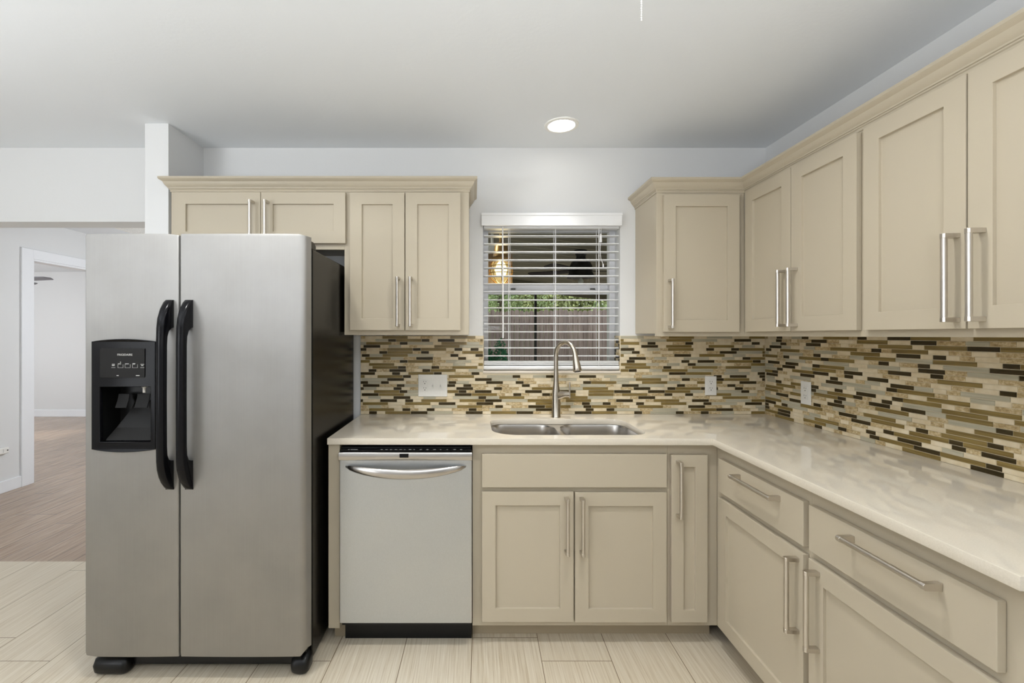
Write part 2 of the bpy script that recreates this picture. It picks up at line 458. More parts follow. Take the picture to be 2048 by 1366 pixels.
# mini blind with its valance
bl = thing('window_blind', 'open white two inch slat blind hanging in the window over the sink', 'blind', (0.464, 2.69, 2.04))
b = MB(); b.box(0.052, 0.8665, 2.632, 2.644, 2.036, 2.109).box(0.052, 0.060, 2.644, 2.668, 2.036, 2.109).box(0.858, 0.8665, 2.644, 2.668, 2.036, 2.109)
b.box(0.050, 0.8685, 2.629, 2.634, 2.095, 2.109)
b.build('valance', M['blind'], bl, bevel=0.0015)
b = MB(); b.box(0.066, 0.862, 2.672, 2.728, 2.028, 2.07); b.build('headrail', M['blind'], bl, bevel=0.001)
zs = [1.987 - 0.0472 * i for i in range(16)]
b = MB()
for z in zs:
    ring = [(-0.025, -0.0018), (0, 0.0002), (0.025, -0.0018), (0.025, 0.0024), (0, 0.0044), (-0.025, 0.0024)]
    b.prism([(2.70 + y, z + q) for y, q in ring], 'x', 0.068, 0.860)
for z in (1.246, 1.240, 1.234, 1.228): b.prism([(2.70 + y, z + q) for y, q in ring], 'x', 0.068, 0.860)
b.build('slats', M['blind'], bl)
b = MB(); b.prism([(2.70 + x, 1.210 + z) for x, z in rrect(-0.027, 0.027, -0.012, 0.012, 0.009, 4)], 'x', 0.066, 0.862)
b.build('bottom_rail', M['blind'], bl)
b = MB()
for x in (0.2145, 0.486, 0.742):
    for yy in (2.674, 2.726): b.tube([(x, yy, 2.03), (x, yy, 1.21)], 0.0015, 6)
    b.tube([(x + 0.010, 2.70, 2.03), (x + 0.010, 2.70, 1.22)], 0.0009, 6)
b.build('ladder_cords', M['blind'], bl)
b = MB(); b.tube([(0.176, 2.655, 2.036), (0.178, 2.652, 1.40), (0.178, 2.652, 1.385)], [0.0042, 0.005, 0.004], 8)
b.build('tilt_wand', M['blind'], bl)
b = MB(); b.tube([(0.752, 2.662, 2.036), (0.752, 2.66, 1.99)], 0.001, 6); b.lathe([(0.003, 0.05), (0.006, 0.04), (0.0075, 0.0)], (0.750, 2.66, 1.945), 10)
b.tube([(0.750, 2.66, 1.945), (0.746, 2.66, 1.90), (0.750, 2.66, 1.85), (0.764, 2.66, 1.815)], 0.0014, 6)
b.lathe([(0.003, 0.0), (0.004, -0.018)], (0.764, 2.66, 1.818), 8)
b.build('lift_cord', M['blind'], bl)

# outdoors
b = MB(); b.box(-1.1, 9, 2.82, 18, -0.22, -0.12); struct(b.build('ground', M['concrete'], smooth=0))
random.seed(5)
fe = thing('wooden_fence', 'weathered brown dog-eared picket fence across the back yard', 'fence', (1.6, 8.2, -0.12))
b = MB(); x = -1.0
while x < 6.4:
    wd = 0.082; t = 1.84 + random.uniform(-0.02, 0.02) + 0.012 * x; y = 8.2 + random.uniform(-0.006, 0.006)
    b.prism([(x, -0.12), (x + wd, -0.12), (x + wd, t - 0.025), (x + wd - 0.025, t), (x + 0.025, t), (x, t - 0.025)], 'y', y, y + 0.018)
    x += wd + 0.006
b.build('pickets', M['fence'], fe, smooth=0)
b = MB()
for z in (0.25, 0.95, 1.6): b.box(-1.0, 6.4, 8.225, 8.265, z, z + 0.09)
b.build('rails', M['fence'], fe, smooth=0)

def tree(label, x, y, h, rad, m, n, seed, trunk=True, z0=-0.12, squash=1.0, leaf=0.11):
    random.seed(seed)
    t = thing('tree' if trunk else 'shrub', label, 'tree' if trunk else 'shrub', (x, y, z0))
    b = MB()
    b.tube([(x, y, z0), (x + 0.03, y, z0 + h * 0.4), (x, y, z0 + h * 0.75)], [0.04 * h ** 0.7, 0.03 * h ** 0.7, 0.008], 10)
    for k in range(5):
        a = k * 2.4; q = h * (0.35 + 0.07 * k)
        b.tube([(x, y, z0 + q), (x + math.cos(a) * rad * 0.5, y + math.sin(a) * rad * 0.5, z0 + q + rad * 0.35)], [0.02 * h ** 0.5, 0.005], 6)
    b.build('trunk', M['bark'], t)
    b = MB()
    cl = [(random.uniform(-.55, .55) * rad, random.uniform(-.5, .5) * rad, random.uniform(-.5, .5) * rad * squash, random.uniform(.35, .6) * rad) for _ in range(9)]
    cz = z0 + h - rad * squash
    for k in range(n):
        c = cl[k % 9]
        d = Vector((random.gauss(0, 1), random.gauss(0, 1), random.gauss(0, 1))).normalized() * c[3] * random.uniform(.6, 1.05)
        p = Vector((x + c[0] + d.x, y + c[1] + d.y, cz + c[2] + d.z * squash))
        a = Vector((random.gauss(0, 1), random.gauss(0, 1), random.gauss(0, 1))).normalized()
        e = a.cross(Vector((random.gauss(0, 1), random.gauss(0, 1), random.gauss(0, 1)))).normalized()
        s_ = leaf * random.uniform(.6, 1.2)
        q = a.cross(e) * s_ * 0.12
        b.add([p - a * s_ / 2, p + e * s_ * .28 + q, p + a * s_ / 2, p - e * s_ * .28 + q], [(0, 1, 2), (0, 2, 3)])
    o = b.build('foliage', m, t, smooth=0); o['kind'] = 'stuff'
    return t
tree('bushy mid green tree behind the left end of the fence', 0.55, 9.7, 3.9, 1.25, M['leaf_mid'], 9000, 11, squash=1.45, leaf=0.075)
tree('pale yellow green tree behind the middle of the fence', 2.3, 14.6, 5.6, 1.9, M['leaf_pale'], 9000, 12, squash=1.45, leaf=0.11)
tree('mid green tree behind the right end of the fence', 3.7, 9.7, 3.9, 1.25, M['leaf_mid'], 9000, 13, squash=1.45, leaf=0.075)
tree('blue green upright shrub growing in front of the fence at left', 0.22, 5.0, 1.50, 0.17, M['leaf_dark'], 3600, 14, False, squash=3.0, leaf=0.045)

random.seed(31)
hg = thing('hedge', 'long yellow green hedge filling the gap above the fence top', 'hedge', (2.3, 11.7, -0.12))
b = MB()
for k in range(32000):
    p = Vector((random.uniform(-0.6, 5.6), 11.7 + random.uniform(-.45, .45), random.uniform(0.9, 2.95) + random.uniform(-.1, .1)))
    a = Vector((random.gauss(0, 1), random.gauss(0, 1), random.gauss(0, 1))).normalized()
    e = a.cross(Vector((random.gauss(0, 1), random.gauss(0, 1), random.gauss(0, 1)))).normalized()
    s_ = 0.12 * random.uniform(.6, 1.2)
    b.add([p - a * s_ / 2, p + e * s_ * .3, p + a * s_ / 2, p - e * s_ * .3], [(0, 1, 2), (0, 2, 3)])
o = b.build('foliage', M['leaf_pale'], hg, smooth=0); o['kind'] = 'stuff'
b = MB()
for k in range(8): b.tube([(-0.3 + .75 * k, 11.7, -.12), (-0.28 + .75 * k, 11.72, 1.8)], [.03, .012], 6)
o = b.build('stems', M['bark'], hg)
def roofz(x, y): return 2.79 - 0.12 * x - 0.068 * (y - 0.4)
pr = thing('patio_roof', 'sloping taupe board roof over the patio outside the window', 'roof', (1.6, 5.0, 2.3))
b = MB(); yy = 2.84
while yy < 7.1:
    b.add([(x_, y_, roofz(x_, y_) + z_) for x_, y_, z_ in ((-1.0, yy, 0), (5.0, yy, 0), (5.0, yy + .178, 0), (-1.0, yy + .178, 0), (-1.0, yy, .03), (5.0, yy, .03), (5.0, yy + .178, .03), (-1.0, yy + .178, .03))],
          [(0, 3, 2, 1), (4, 5, 6, 7), (0, 1, 5, 4), (1, 2, 6, 5), (2, 3, 7, 6), (3, 0, 4, 7)])
    yy += 0.19
b.build('boards', M['roof'], pr, smooth=0)
b = MB(); b.add([(x_, y_, roofz(x_, 7.1) + z_) for x_, y_, z_ in ((-1.0, 7.0, -.14), (5.0, 7.0, -.14), (5.0, 7.09, -.14), (-1.0, 7.09, -.14), (-1.0, 7.0, .05), (5.0, 7.0, .05), (5.0, 7.09, .05), (-1.0, 7.09, .05))],
      [(0, 3, 2, 1), (4, 5, 6, 7), (0, 1, 5, 4), (1, 2, 6, 5), (2, 3, 7, 6), (3, 0, 4, 7)])
b.build('beam', M['beam'], pr, smooth=0)
b = MB(); b.box(0.956, 0.992, 7.02, 7.06, -0.12, roofz(.97, 7.1) - 0.10)
b.build('post', M['post'], pr)
b = MB(); b.box(0.935, 1.013, 7.0, 7.08, -0.12, -0.10); b.build('post_base', M['post'], pr)

pf = thing('patio_fan', 'dark bronze ceiling fan with lantern light under the patio roof', 'ceiling fan', (1.19, 5.0, 2.05))
b = MB(); b.lathe([(0.012, 0.46), (0.012, 0.30), (0.075, 0.29), (0.05, 0.22), (0.055, 0.20), (0.10, 0.16), (0.13, 0.10), (0.125, 0.05), (0.15, 0.0), (0.15, -0.012)], (1.19, 5.0, 2.045))
b.build('motor', M['bronze'], pf)
for kq in range(5):
    a = R(8 + 72 * kq); ca, sa = math.cos(a), math.sin(a)
    pts = [(0.10, -0.03), (0.20, -0.055), (0.55, -0.07), (0.60, -0.05), (0.60, 0.05), (0.55, 0.07), (0.20, 0.055), (0.10, 0.03)]
    lo = [(1.19 + r * ca - t * sa, 5.0 + r * sa + t * ca, 2.105 + 0.15 * t) for r, t in pts]
    MB().loft([lo, [(p[0], p[1], p[2] + 0.007) for p in lo]]).build('blade', M['bronze'], pf)
b = MB(); b.lathe([(0.10, 0.0), (0.075, -0.11), (0.03, -0.13)], (1.19, 5.0, 2.033), 16, cap=False); b.build('lantern_shade', M['jar'], pf)
b = MB(); b.lathe([(0.01, 0), (0.03, -0.03), (0.032, -0.05), (0.01, -0.08)], (1.19, 5.0, 2.033), 12); b.build('bulb', M['white_plastic'], pf)

cl_ = thing('cage_lamp', 'lit brass jelly jar lamp in a wire cage outside the window', 'lamp', (0.207, 3.3, 1.87))
b = MB(); b.lathe([(0.035, 0.20), (0.045, 0.19), (0.055, 0.13), (0.06, 0.10), (0.078, 0.085), (0.078, 0.065)], (0.207, 3.3, 1.87))
b.build('cap', M['brass'], cl_)
b = MB(); b.tube([(0.207, 3.3, 2.06), (0.207, 3.3, roofz(0.207, 3.3) + 0.01)], 0.012, 10); b.build('stem', M['brass'], cl_)
b = MB(); b.lathe([(0.062, 0.07), (0.072, 0.0), (0.06, -0.055), (0.025, -0.082), (0.002, -0.085)], (0.207, 3.3, 1.865), 20, cap=False); b.build('jar', M['lit_jar'], cl_)
b = MB(); b.lathe([(0.014, 0.065), (0.030, 0.045), (0.046, 0.0), (0.034, -0.036), (0.004, -0.05)], (0.207, 3.3, 1.875), 16); b.build('bulb', M['bulb'], cl_)
b = MB()
for kq in range(4):
    a = R(45 * kq)
    b.tube([(0.207 + 0.086 * math.cos(t) * math.cos(a), 3.3 + 0.086 * math.cos(t) * math.sin(a), 1.866 + 0.096 * math.sin(t)) for t in [R(50 - 28 * j) for j in range(11)]], 0.003, 6)
for z, r in ((1.90, 0.0815), (1.850, 0.086)):
    b.tube([(0.207 + r * math.cos(R(18 * j)), 3.3 + r * math.sin(R(18 * j)), z) for j in range(21)], 0.003, 6)
b.build('wire_cage', M['brass'], cl_)
MB().box(0.112, 0.300, 3.42, 3.45, 1.755, 2.03).build('mounting_board', M['oak'], cl_)
b = MB(); b.tube([(0.207, 3.42, 2.0), (0.207, 3.3, 2.0)], 0.014, 10); b.build('bracket', M['brass'], cl_)
lamp('cage_lamp_light', 'POINT', (0.207, 3.3, 1.79), 3.2, color=(1, .82, .52), shadow_soft_size=0.03)
b = MB(); b.box(0.115, 0.195, 3.55, 3.61, 2.03, 2.11); b.box(0.145, 0.165, 3.57, 3.59, 2.11, roofz(.155, 3.58) + 0.01)
tag(b.build('junction_box', M['white_plastic'], bevel=0.004), 'small white electrical box under the patio roof, above the cage lamp', 'box')

# ------------------------------------------------------------------ passage and far room things
b = thing('ceiling_vent', 'white slatted air vent in the passage ceiling above the refrigerator', 'vent', (-3.45, 4.8, 2.5))
q = MB(); q.box(-3.64, -3.28, 4.62, 4.65, 2.488, 2.5).box(-3.64, -3.28, 4.95, 4.98, 2.488, 2.5).box(-3.64, -3.61, 4.65, 4.95, 2.488, 2.5).box(-3.31, -3.28, 4.65, 4.95, 2.488, 2.5); q.build('frame', M['white_plastic'], b)
q = MB(); q.box(-3.61, -3.31, 4.65, 4.95, 2.497, 2.5); q.build('backing', M['slot'], b)
q = MB()
for kq in range(8):
    x = -3.60 + 0.036 * kq; q.box(x, x + 0.022, 4.65, 4.95, 2.489, 2.493)
q.build('slats', M['white_plastic'], b)

ff = thing('far_room_fan', 'dark grey bladed ceiling fan in the white far room, seen through its doorway', 'ceiling fan', (-6.02, 5.9, 2.1))
q = MB(); q.lathe([(0.06, 0.40), (0.05, 0.37), (0.012, 0.36), (0.012, 0.14), (0.08, 0.12), (0.10, 0.06), (0.09, 0.0), (0.04, -0.02)], (-6.02, 5.9, 2.10)); q.build('motor', M['chrome'], ff)
for kq in range(3):
    a = R(-8 + 120 * kq); ca, sa = math.cos(a), math.sin(a)
    pts = [(0.08, -0.03), (0.25, -0.07), (0.60, -0.06), (0.66, -0.01), (0.62, 0.05), (0.25, 0.07), (0.08, 0.03)]
    lo = [(-6.02 + r * ca - t * sa, 5.9 + r * sa + t * ca, 2.125 - 0.2 * t) for r, t in pts]
    MB().loft([lo, [(p[0], p[1], p[2] + 0.008) for p in lo]]).build('blade', M['fan_grey'], ff)

ps = thing('power_strip', 'white multi-socket plug strip on the wall beside the far doorway', 'power strip', (XL + 0.02, 4.02, 0.378))
q = MB(); q.box(XL, XL + 0.035, 3.90, 4.075, 0.350, 0.405); q.build('body', M['white_plastic'], ps, bevel=0.008, seg=3)
for yv in (3.93, 3.975, 4.02):
    q = MB()
    for dz in (-0.008, 0.008): q.box(XL + 0.034, XL + 0.0358, yv, yv + 0.003, 0.374 + dz, 0.382 + dz)
    q.build('socket', M['slot'], ps)
MB().tube([(XL + 0.034, 4.058, 0.378), (XL + 0.038, 4.058, 0.378)], 0.006, 10).build('button', M['slot'], ps)

# ------------------------------------------------------------------ cabinets
def shaker(x0, x1, z0, z1, st=0.061, yf=-0.021, yb=-0.001, rec=0.011):
    b = MB()
    o = [(x0, z0), (x1, z0), (x1, z1), (x0, z1)]
    i = [(x0 + st, z0 + st), (x1 - st, z0 + st), (x1 - st, z1 - st), (x0 + st, z1 - st)]
    vs = [(p[0], yb, p[1]) for p in o] + [(p[0], yf, p[1]) for p in o] + [(p[0], yf, p[1]) for p in i] + [(p[0], yf + rec, p[1]) for p in i]
    fs = [(3, 2, 1, 0), (12, 13, 14, 15)]
    for a in range(4):
        c = (a + 1) % 4
        fs += [(a, c, 4 + c, 4 + a), (4 + a, 4 + c, 8 + c, 8 + a), (8 + a, 8 + c, 12 + c, 12 + a)]
    return b.add(vs, fs)
def slab(x0, x1, z0, z1, yf=-0.021, yb=-0.001):
    return MB().box(x0, x1, yf, yb, z0, z1)
def pull(parent, kind, u, a, c, yf=-0.021, so=0.037):
    """bar pull; kind v: u = x and the bar runs in z from a to c, kind h: u = z and the bar runs in x"""
    b = MB(); yb = yf - so
    def P(t, y): return (u, y, t) if kind == 'v' else (t, y, u)
    b.tube([P(a + .0005, yb), P(c - .0005, yb)], 0.0078, 16)
    for t0, t1 in ((a, a + 0.013), (c - 0.013, c)):
        prof = [(-0.0082, yb - .004), (-0.004, yb - .0082), (0.004, yb - .0082), (0.0082, yb - .004), (0.0095, yf - 0.008), (0.0095, yf - .0004), (-0.0095, yf - .0004), (-0.0095, yf - 0.008)]
        rings = []
        for t in (t0, t1):
            rings.append([((u + s_, y_, t) if kind == 'v' else (t, y_, u + s_)) for s_, y_ in prof])
        b.loft(rings)
    return b.build('handle', M['nickel'], parent, bevel=0.0008, world=False)

HL = 0.252
def cabinet(name, label, loc, rotz, x0, x1, z0, z1, depth, stile=0.061, doors=(), drawers=(), fronts=(), toe=0.0, solid=True, under=0.0, group=None):
    t = thing(name, label, 'cabinet', loc, rotz, group)
    b = MB()
    if solid:
        b.box(x0, x1, 0, 0.02, z0, z1)
        b.box(x0 + .001, x1 - .001, 0.02, depth, z0 + under, z1)
    else:
        b.box(x0, x1, 0, 0.02, z0, z1).box(x0, x0 + 0.018, 0.02, depth, z0, z1).box(x1 - 0.018, x1, 0.02, depth, z0, z1)
        b.box(x0 + .018, x1 - .018, 0.02, depth, z0, z0 + 0.02).box(x0 + .018, x1 - .018, depth - 0.01, depth, z0 + .02, z1)
    b.build('body', M['cab'], t, world=False, bevel=0.0012)
    for (dx0, dx1, dz0, dz1, h) in doors:
        d = shaker(dx0, dx1, dz0, dz1, stile).build('door', M['cab'], t, bevel=0.0009, world=False)
        if h: pull(d, 'v', h[0], h[1], h[2])
    for (dx0, dx1, dz0, dz1, h) in drawers:
        d = slab(dx0, dx1, dz0, dz1).build('drawer', M['cab'], t, bevel=0.002, world=False)
        if h: pull(d, 'h', h[0], h[1], h[2])
    for (dx0, dx1, dz0, dz1) in fronts:
        slab(dx0, dx1, dz0, dz1).build('false_drawer_front', M['cab'], t, bevel=0.002, world=False)
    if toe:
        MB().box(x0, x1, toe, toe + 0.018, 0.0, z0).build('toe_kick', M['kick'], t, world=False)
    return t

FU = 2.36   # face frames of the wall cabinets on the back wall
DU = WB - FU - 0.002
# local x = world x on the back wall
cabinet('wall_cabinet', 'wide short taupe double-door cabinet directly above the refrigerator', (0, FU, 0), 0, -1.562, -0.664, 1.845, 2.15, DU,
        doors=[(-1.536, -1.0905, 1.874, 2.137, (-1.128, 1.905, 2.088)), (-1.0875, -0.652 - 0.0015, 1.874, 2.137, (-1.052, 1.905, 2.088))], under=0.02)
cabinet('wall_cabinet', 'tall taupe double-door wall cabinet right of the refrigerator, left of the window', (0, FU, 0), 0, -0.664, -0.018, 1.4025, 2.15, DU,
        doors=[(-0.630, -0.3497, 1.427, 2.135, (-0.3815, 1.446, 1.446 + HL)), (-0.3446, -0.0617, 1.427, 2.135, (-0.316, 1.446, 1.446 + HL))], under=0.015)
cabinet('wall_cabinet', 'taupe single-door wall cabinet on the back wall, right of the window', (0, FU, 0), 0, 0.9536, 1.412, 1.395, 2.145, DU,
        doors=[(0.985, 1.373, 1.418, 2.125, (1.0135, 1.436, 1.436 + HL))], under=0.015)
RU = -math.atan(0.0106) - R(90)
cabinet('wall_cabinet', 'taupe double-door wall cabinet at the far corner end of the right wall', (1.412, FU, 0), RU, 0.0, 0.735, 1.395, 2.145, 0.29,
        doors=[(0.036, 0.374, 1.419, 2.132, (0.346, 1.438, 1.438 + HL)), (0.379, 0.720, 1.419, 2.132, (0.412, 1.438, 1.438 + HL))], under=0.015)
cabinet('wall_cabinet', 'taupe double-door wall cabinet nearest the camera on the right wall', (1.412, FU, 0), RU, 0.735, 1.47, 1.395, 2.145, 0.285,
        doors=[(0.749, 1.087, 1.419, 2.132, (1.064, 1.438, 1.438 + HL)), (1.0925, 1.440, 1.419, 2.132, (1.130, 1.438, 1.438 + HL))], under=0.015)

# crown mouldings: profile of (outward, height)
CP = [(0, 0), (.0035, .001), (.0035, .0095), (.0075, .0125), (.0075, .0165), (.0115, .018), (.0125, .0225), (.0165, .0265), (.021, .032), (.025, .039), (.028, .047), (.033, .051), (.040, .0555), (.043, .0595), (.043, .069), (0, .069)]
def crown(label, path, z):
    rings = [[(x + ox * p, y + oy * p, z + h) for p, h in CP] for (x, y, ox, oy) in path]
    b = MB(); b.loft(rings)
    return tag(b.build('crown_molding', M['cab'], smooth=28), label, 'molding')
crown('taupe crown molding along the top of the cabinets left of the window', [(-1.562, FU, -1, 0), (-1.562, FU, -1, -1), (-0.018, FU, 1, -1), (-0.018, WB - .002, 1, 0)], 2.143)
crown('taupe crown molding wrapping the corner over the cabinets right of the window', [(0.9536, WB - .002, -1, 0), (0.9536, FU, -1, -1), (1.412, FU, -1, -1), (1.412 - .0106 * 1.47, FU - 1.47, -1, 0)], 2.138)

# base cabinets
FB = 2.07
cabinet('base_cabinet', 'taupe two-door base cabinet under the sink with a false drawer front', (0, FB, 0), 0, 0.0, 0.886, 0.081, 0.909, 0.595,
        doors=[(0.043, 0.455, 0.109, 0.695, (0.4225, 0.424, 0.424 + HL)), (0.462, 0.874, 0.107, 0.692, (0.4905, 0.421, 0.421 + HL))], fronts=[(0.043, 0.876, 0.715, 0.866)], toe=0.068, solid=False)
cabinet('base_cabinet', 'narrow taupe single-door base cabinet in the corner right of the sink', (0, FB, 0), 0, 0.886, 1.1126, 0.081, 0.909, 0.595, 0.055,
        doors=[(0.8966, 1.0588, 0.107, 0.862, (0.9245, 0.586, 0.586 + HL))], toe=0.068, solid=False)
RB = -math.atan(0.0147) - R(90)
OB = (1.1123, FB, 0)
cabinet('base_cabinet', 'taupe base cabinet with a drawer over a door on the right, beside the corner', OB, RB, 0.0, 0.592, 0.081, 0.909, 0.585,
        doors=[(0.05, 0.58, 0.107, 0.683, (0.554, 0.410, 0.410 + HL))], drawers=[(0.05, 0.58, 0.708, 0.856, (0.825, 0.211, 0.211 + 0.258))], toe=0.072)
cabinet('base_cabinet', 'taupe base cabinet with a drawer over a door nearest the camera on the right', OB, RB, 0.592, 1.185, 0.081, 0.909, 0.575,
        doors=[(0.6045, 1.138, 0.107, 0.683, (0.645, 0.410, 0.410 + HL))], drawers=[(0.6045, 1.138, 0.708, 0.856, (0.823, 0.772, 0.772 + 0.258))], toe=0.072)

ep = thing('end_panel', 'narrow taupe end panel between the refrigerator and the dishwasher', 'panel', (-0.623, 2.05, 0))
MB().box(-0.649, -0.598, 2.05, 2.665, 0.081, 0.909).build('panel', M['cab'], ep, bevel=0.0015)
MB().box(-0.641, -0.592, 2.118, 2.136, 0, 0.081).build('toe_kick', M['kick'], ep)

# ------------------------------------------------------------------ countertop, sink, faucet
CT0, CT1 = 0.910, 0.939
hole = rrect(0.093, 0.822, 2.108, 2.512, [0.075, 0.085, 0.085, 0.12], 10)
vs_, fs_ = plate([(-0.65, 2.667), (-0.65, 2.042), (1.072, 2.030), (1.049, 0.872), (1.717, 0.872), (1.717, 2.667)], [hole], (CT1 - CT0) / 2 - 0.0015, 0.0015)
b = MB(); b.add([(p[0], p[1], p[2] + (CT0 + CT1) / 2) for p in vs_], fs_)
tag(b.build('countertop', M['quartz'], smooth=30), 'glossy cream quartz countertop running along the back and right walls', 'countertop')

sk = thing('sink', 'stainless double-bowl sink set under the countertop below the window', 'sink', (0.457, 2.31, 0.70))
bo = [rrect(0.090, 0.438, 2.105, 2.515, [0.09, 0.09, 0.085, 0.12], 10), rrect(0.468, 0.825, 2.105, 2.515, [0.075, 0.085, 0.09, 0.09], 10)]
vs_, fs_ = plate(rrect(0.045, 0.870, 2.095, 2.545, 0.06), [list(reversed(q)) for q in bo], 0.0012)
MB().add([(p[0], p[1], p[2] + 0.9075 - 0.012 * max(0, 1 - abs(p[0] - .453) / .05)) for p in vs_], fs_).build('rim', M['sink'], sk)
for q in bo:
    cx = sum(p[0] for p in q) / len(q); cy = sum(p[1] for p in q) / len(q)
    rings = []
    for s_, z in ((1.0, 0.9065), (0.985, 0.895), (0.97, 0.80), (0.955, 0.745), (0.92, 0.722), (0.84, 0.715), (0.12, 0.712)):
        rings.append([(cx + (p[0] - cx) * s_, cy + (p[1] - cy) * s_, z) for p in q])
    MB().loft(rings, False, True).build('bowl', M['sink'], sk, smooth=60)
    MB().lathe([(0.045, 0.0035), (0.045, 0.001), (0.03, 0.0015), (0.01, 0.004)], (cx, cy, 0.7155)).build('drain', M['chrome'], sk)

FX, FY = 0.471, 2.565
fa = thing('faucet', 'brushed nickel pull-down gooseneck faucet behind the sink', 'faucet', (FX, FY, CT1))
b = MB(); b.lathe([(0.0262, 0.0), (0.0262, 0.004), (0.0248, 0.006), (0.0238, 0.125), (0.0215, 0.150), (0.0172, 0.178), (0.0145, 0.215), (0.0132, 0.262)], (FX, FY, CT1), 32)
b.build('body', M['faucet'], fa)
dx, dy = 0.53, -0.848
path = [(0.0, 1.20), (0.0, 1.25), (0.0, 1.285)] + [(0.074 - 0.074 * math.cos(R(a)), 1.288 + 0.074 * math.sin(R(a))) for a in range(10, 165, 11)]
b = MB(); b.tube([(FX + r * dx, FY + r * dy, z) for r, z in path], 0.0122, 20)
b.build('spout', M['faucet'], fa, smooth=60)
r0, z0 = path[-1]
b = MB(); hp = [(0, .0128), (.012, .0132), (.05, .0178), (.085, .0218), (.1, .0228), (.103, .021)]
b.tube([(FX + (r0 + .21 * t) * dx, FY + (r0 + .21 * t) * dy, z0 + .001 - .975 * t) for t, _ in hp], [q for _, q in hp], 24)
b.build('spray_head', M['faucet'], fa, smooth=60)
b = MB(); t = 0.099; b.tube([(FX + (r0 + .21 * t_) * dx, FY + (r0 + .21 * t_) * dy, z0 + .001 - .975 * t_) for t_ in (0.1, 0.107)], 0.017, 20)
b.build('nozzle', M['black_soft'], fa)
b = MB(); b.tube([(FX + .004, FY, 1.062), (FX + .03, FY, 1.066), (FX + .045, FY, 1.068), (FX + .072, FY, 1.068)], [.03, .0215, .0178, .0165], 24)
b.build('handle_hub', M['faucet'], fa, smooth=60)
b = MB(); b.prism([(FY - .009, 1.047), (FY + .009, 1.047), (FY + .008, 1.10), (FY + .005, 1.137), (FY - .005, 1.137), (FY - .008, 1.10)], 'x', FX + .072, FX + .080)
b.build('lever', M['faucet'], fa, bevel=0.002)

# ------------------------------------------------------------------ mosaic backsplashes
def mosaic(L, H, seed, cuts=()):
    """rows of strip tiles over a length L and height H: list of (u0,u1,v0,v1,material)"""
    random.seed(seed); out = []; pitch = 0.01762; n = int(math.ceil(H / pitch))
    kinds = [(1, .097, 5), (1, .045, 6), (2, .147, 5.5), (3, .147, 2.2), (3, .072, 3), (4, .097, 6), (4, .072, 6), (4, .045, 5), (5, .097, 2.5), (5, .072, 3.5), (5, .045, 3)]
    for r in range(n):
        v0 = r * pitch + .0011; v1 = min((r + 1) * pitch - .0011, H)
        if v1 - v0 < .004: continue
        u = -random.uniform(0, .15); last = 0
        while u < L:
            for _ in range(8):
                kd = random.choices(kinds, [q[2] for q in kinds])[0]
                if kd[0] != last: break
            last = kd[0]; a, c = max(u, 0), min(u + kd[1], L)
            u += kd[1] + .0022
            if c - a < .006: continue
            segs = [(a, c)]
            for (c0, c1, d0, d1) in cuts:
                if v1 <= d0 or v0 >= d1: continue
                ns = []
                for (p, q) in segs:
                    if q <= c0 or p >= c1: ns.append((p, q)); continue
                    if p < c0 - .004: ns.append((p, c0 - .001))
                    if q > c1 + .004: ns.append((c1 + .001, q))
                segs = ns
            for (p, q) in segs: out.append((p, q, v0, v1, kd[0]))
    return out
TM = [M['grout'], M['tile_dark'], M['tile_olive'], M['tile_grey'], M['tile_cream'], M['tile_tan']]
BZ0, BH = CT1 + 0.0005, 0.4585
BX0 = -0.654
b = MB(); T0 = 0.006
cx0, cx1 = WX0 - BX0, WX1 - BX0
b.box(BX0, WX0, WB - T0, WB - .0003, BZ0, BZ0 + BH).box(WX1, WR - .001, WB - T0, WB - .0003, BZ0, BZ0 + BH).box(WX0, WX1, WB - T0, WB - .0003, BZ0, WZ0 - .014)
for (u0, u1, v0, v1, k_) in mosaic(WR - BX0 - .009, BH, 21, [(cx0, cx1, WZ0 - .015 - BZ0, 9)]):
    b.box(BX0 + u0, BX0 + u1, WB - T0 - .0016, WB - T0 + .0005, BZ0 + v0, BZ0 + v1, k_)
tag(b.build('tile_backsplash', TM, smooth=0), 'brown and cream glass strip mosaic backsplash on the back wall around the sink window', 'backsplash')
# returns on both jambs of the window opening
for side in (0, 1):
    b = MB(); xf = WX0 if side == 0 else WX1; sg = 1 if side == 0 else -1
    zt = BZ0 + BH
    b.box(min(xf, xf + sg * .003), max(xf, xf + sg * .003), WB - .004, 2.764, WZ0 + .002, zt)
    for (u0, u1, v0, v1, k_) in mosaic(0.093, zt - WZ0 - .002, 40 + side):
        b.box(min(xf + sg * .0025, xf + sg * .0042), max(xf + sg * .0025, xf + sg * .0042), 2.67 + u0, 2.67 + u1, WZ0 + .002 + v0, WZ0 + .002 + v1, k_)
    struct(b.build('trim_%d' % (2 + side), TM, smooth=0))
b = MB(); YN = 0.872; LR = WB - .0082 - YN
b.box(WR - T0, WR - .0003, YN, WB - .0082, BZ0, BZ0 + BH)
for (u0, u1, v0, v1, k_) in mosaic(LR, BH, 33):
    y_ = WB - .0082
    b.box(WR - T0 - .0016, WR - T0 + .0005, y_ - u1, y_ - u0, BZ0 + v0, BZ0 + v1, k_)
tag(b.build('tile_backsplash', TM, smooth=0), 'brown and cream glass strip mosaic backsplash on the right wall behind the counter', 'backsplash')

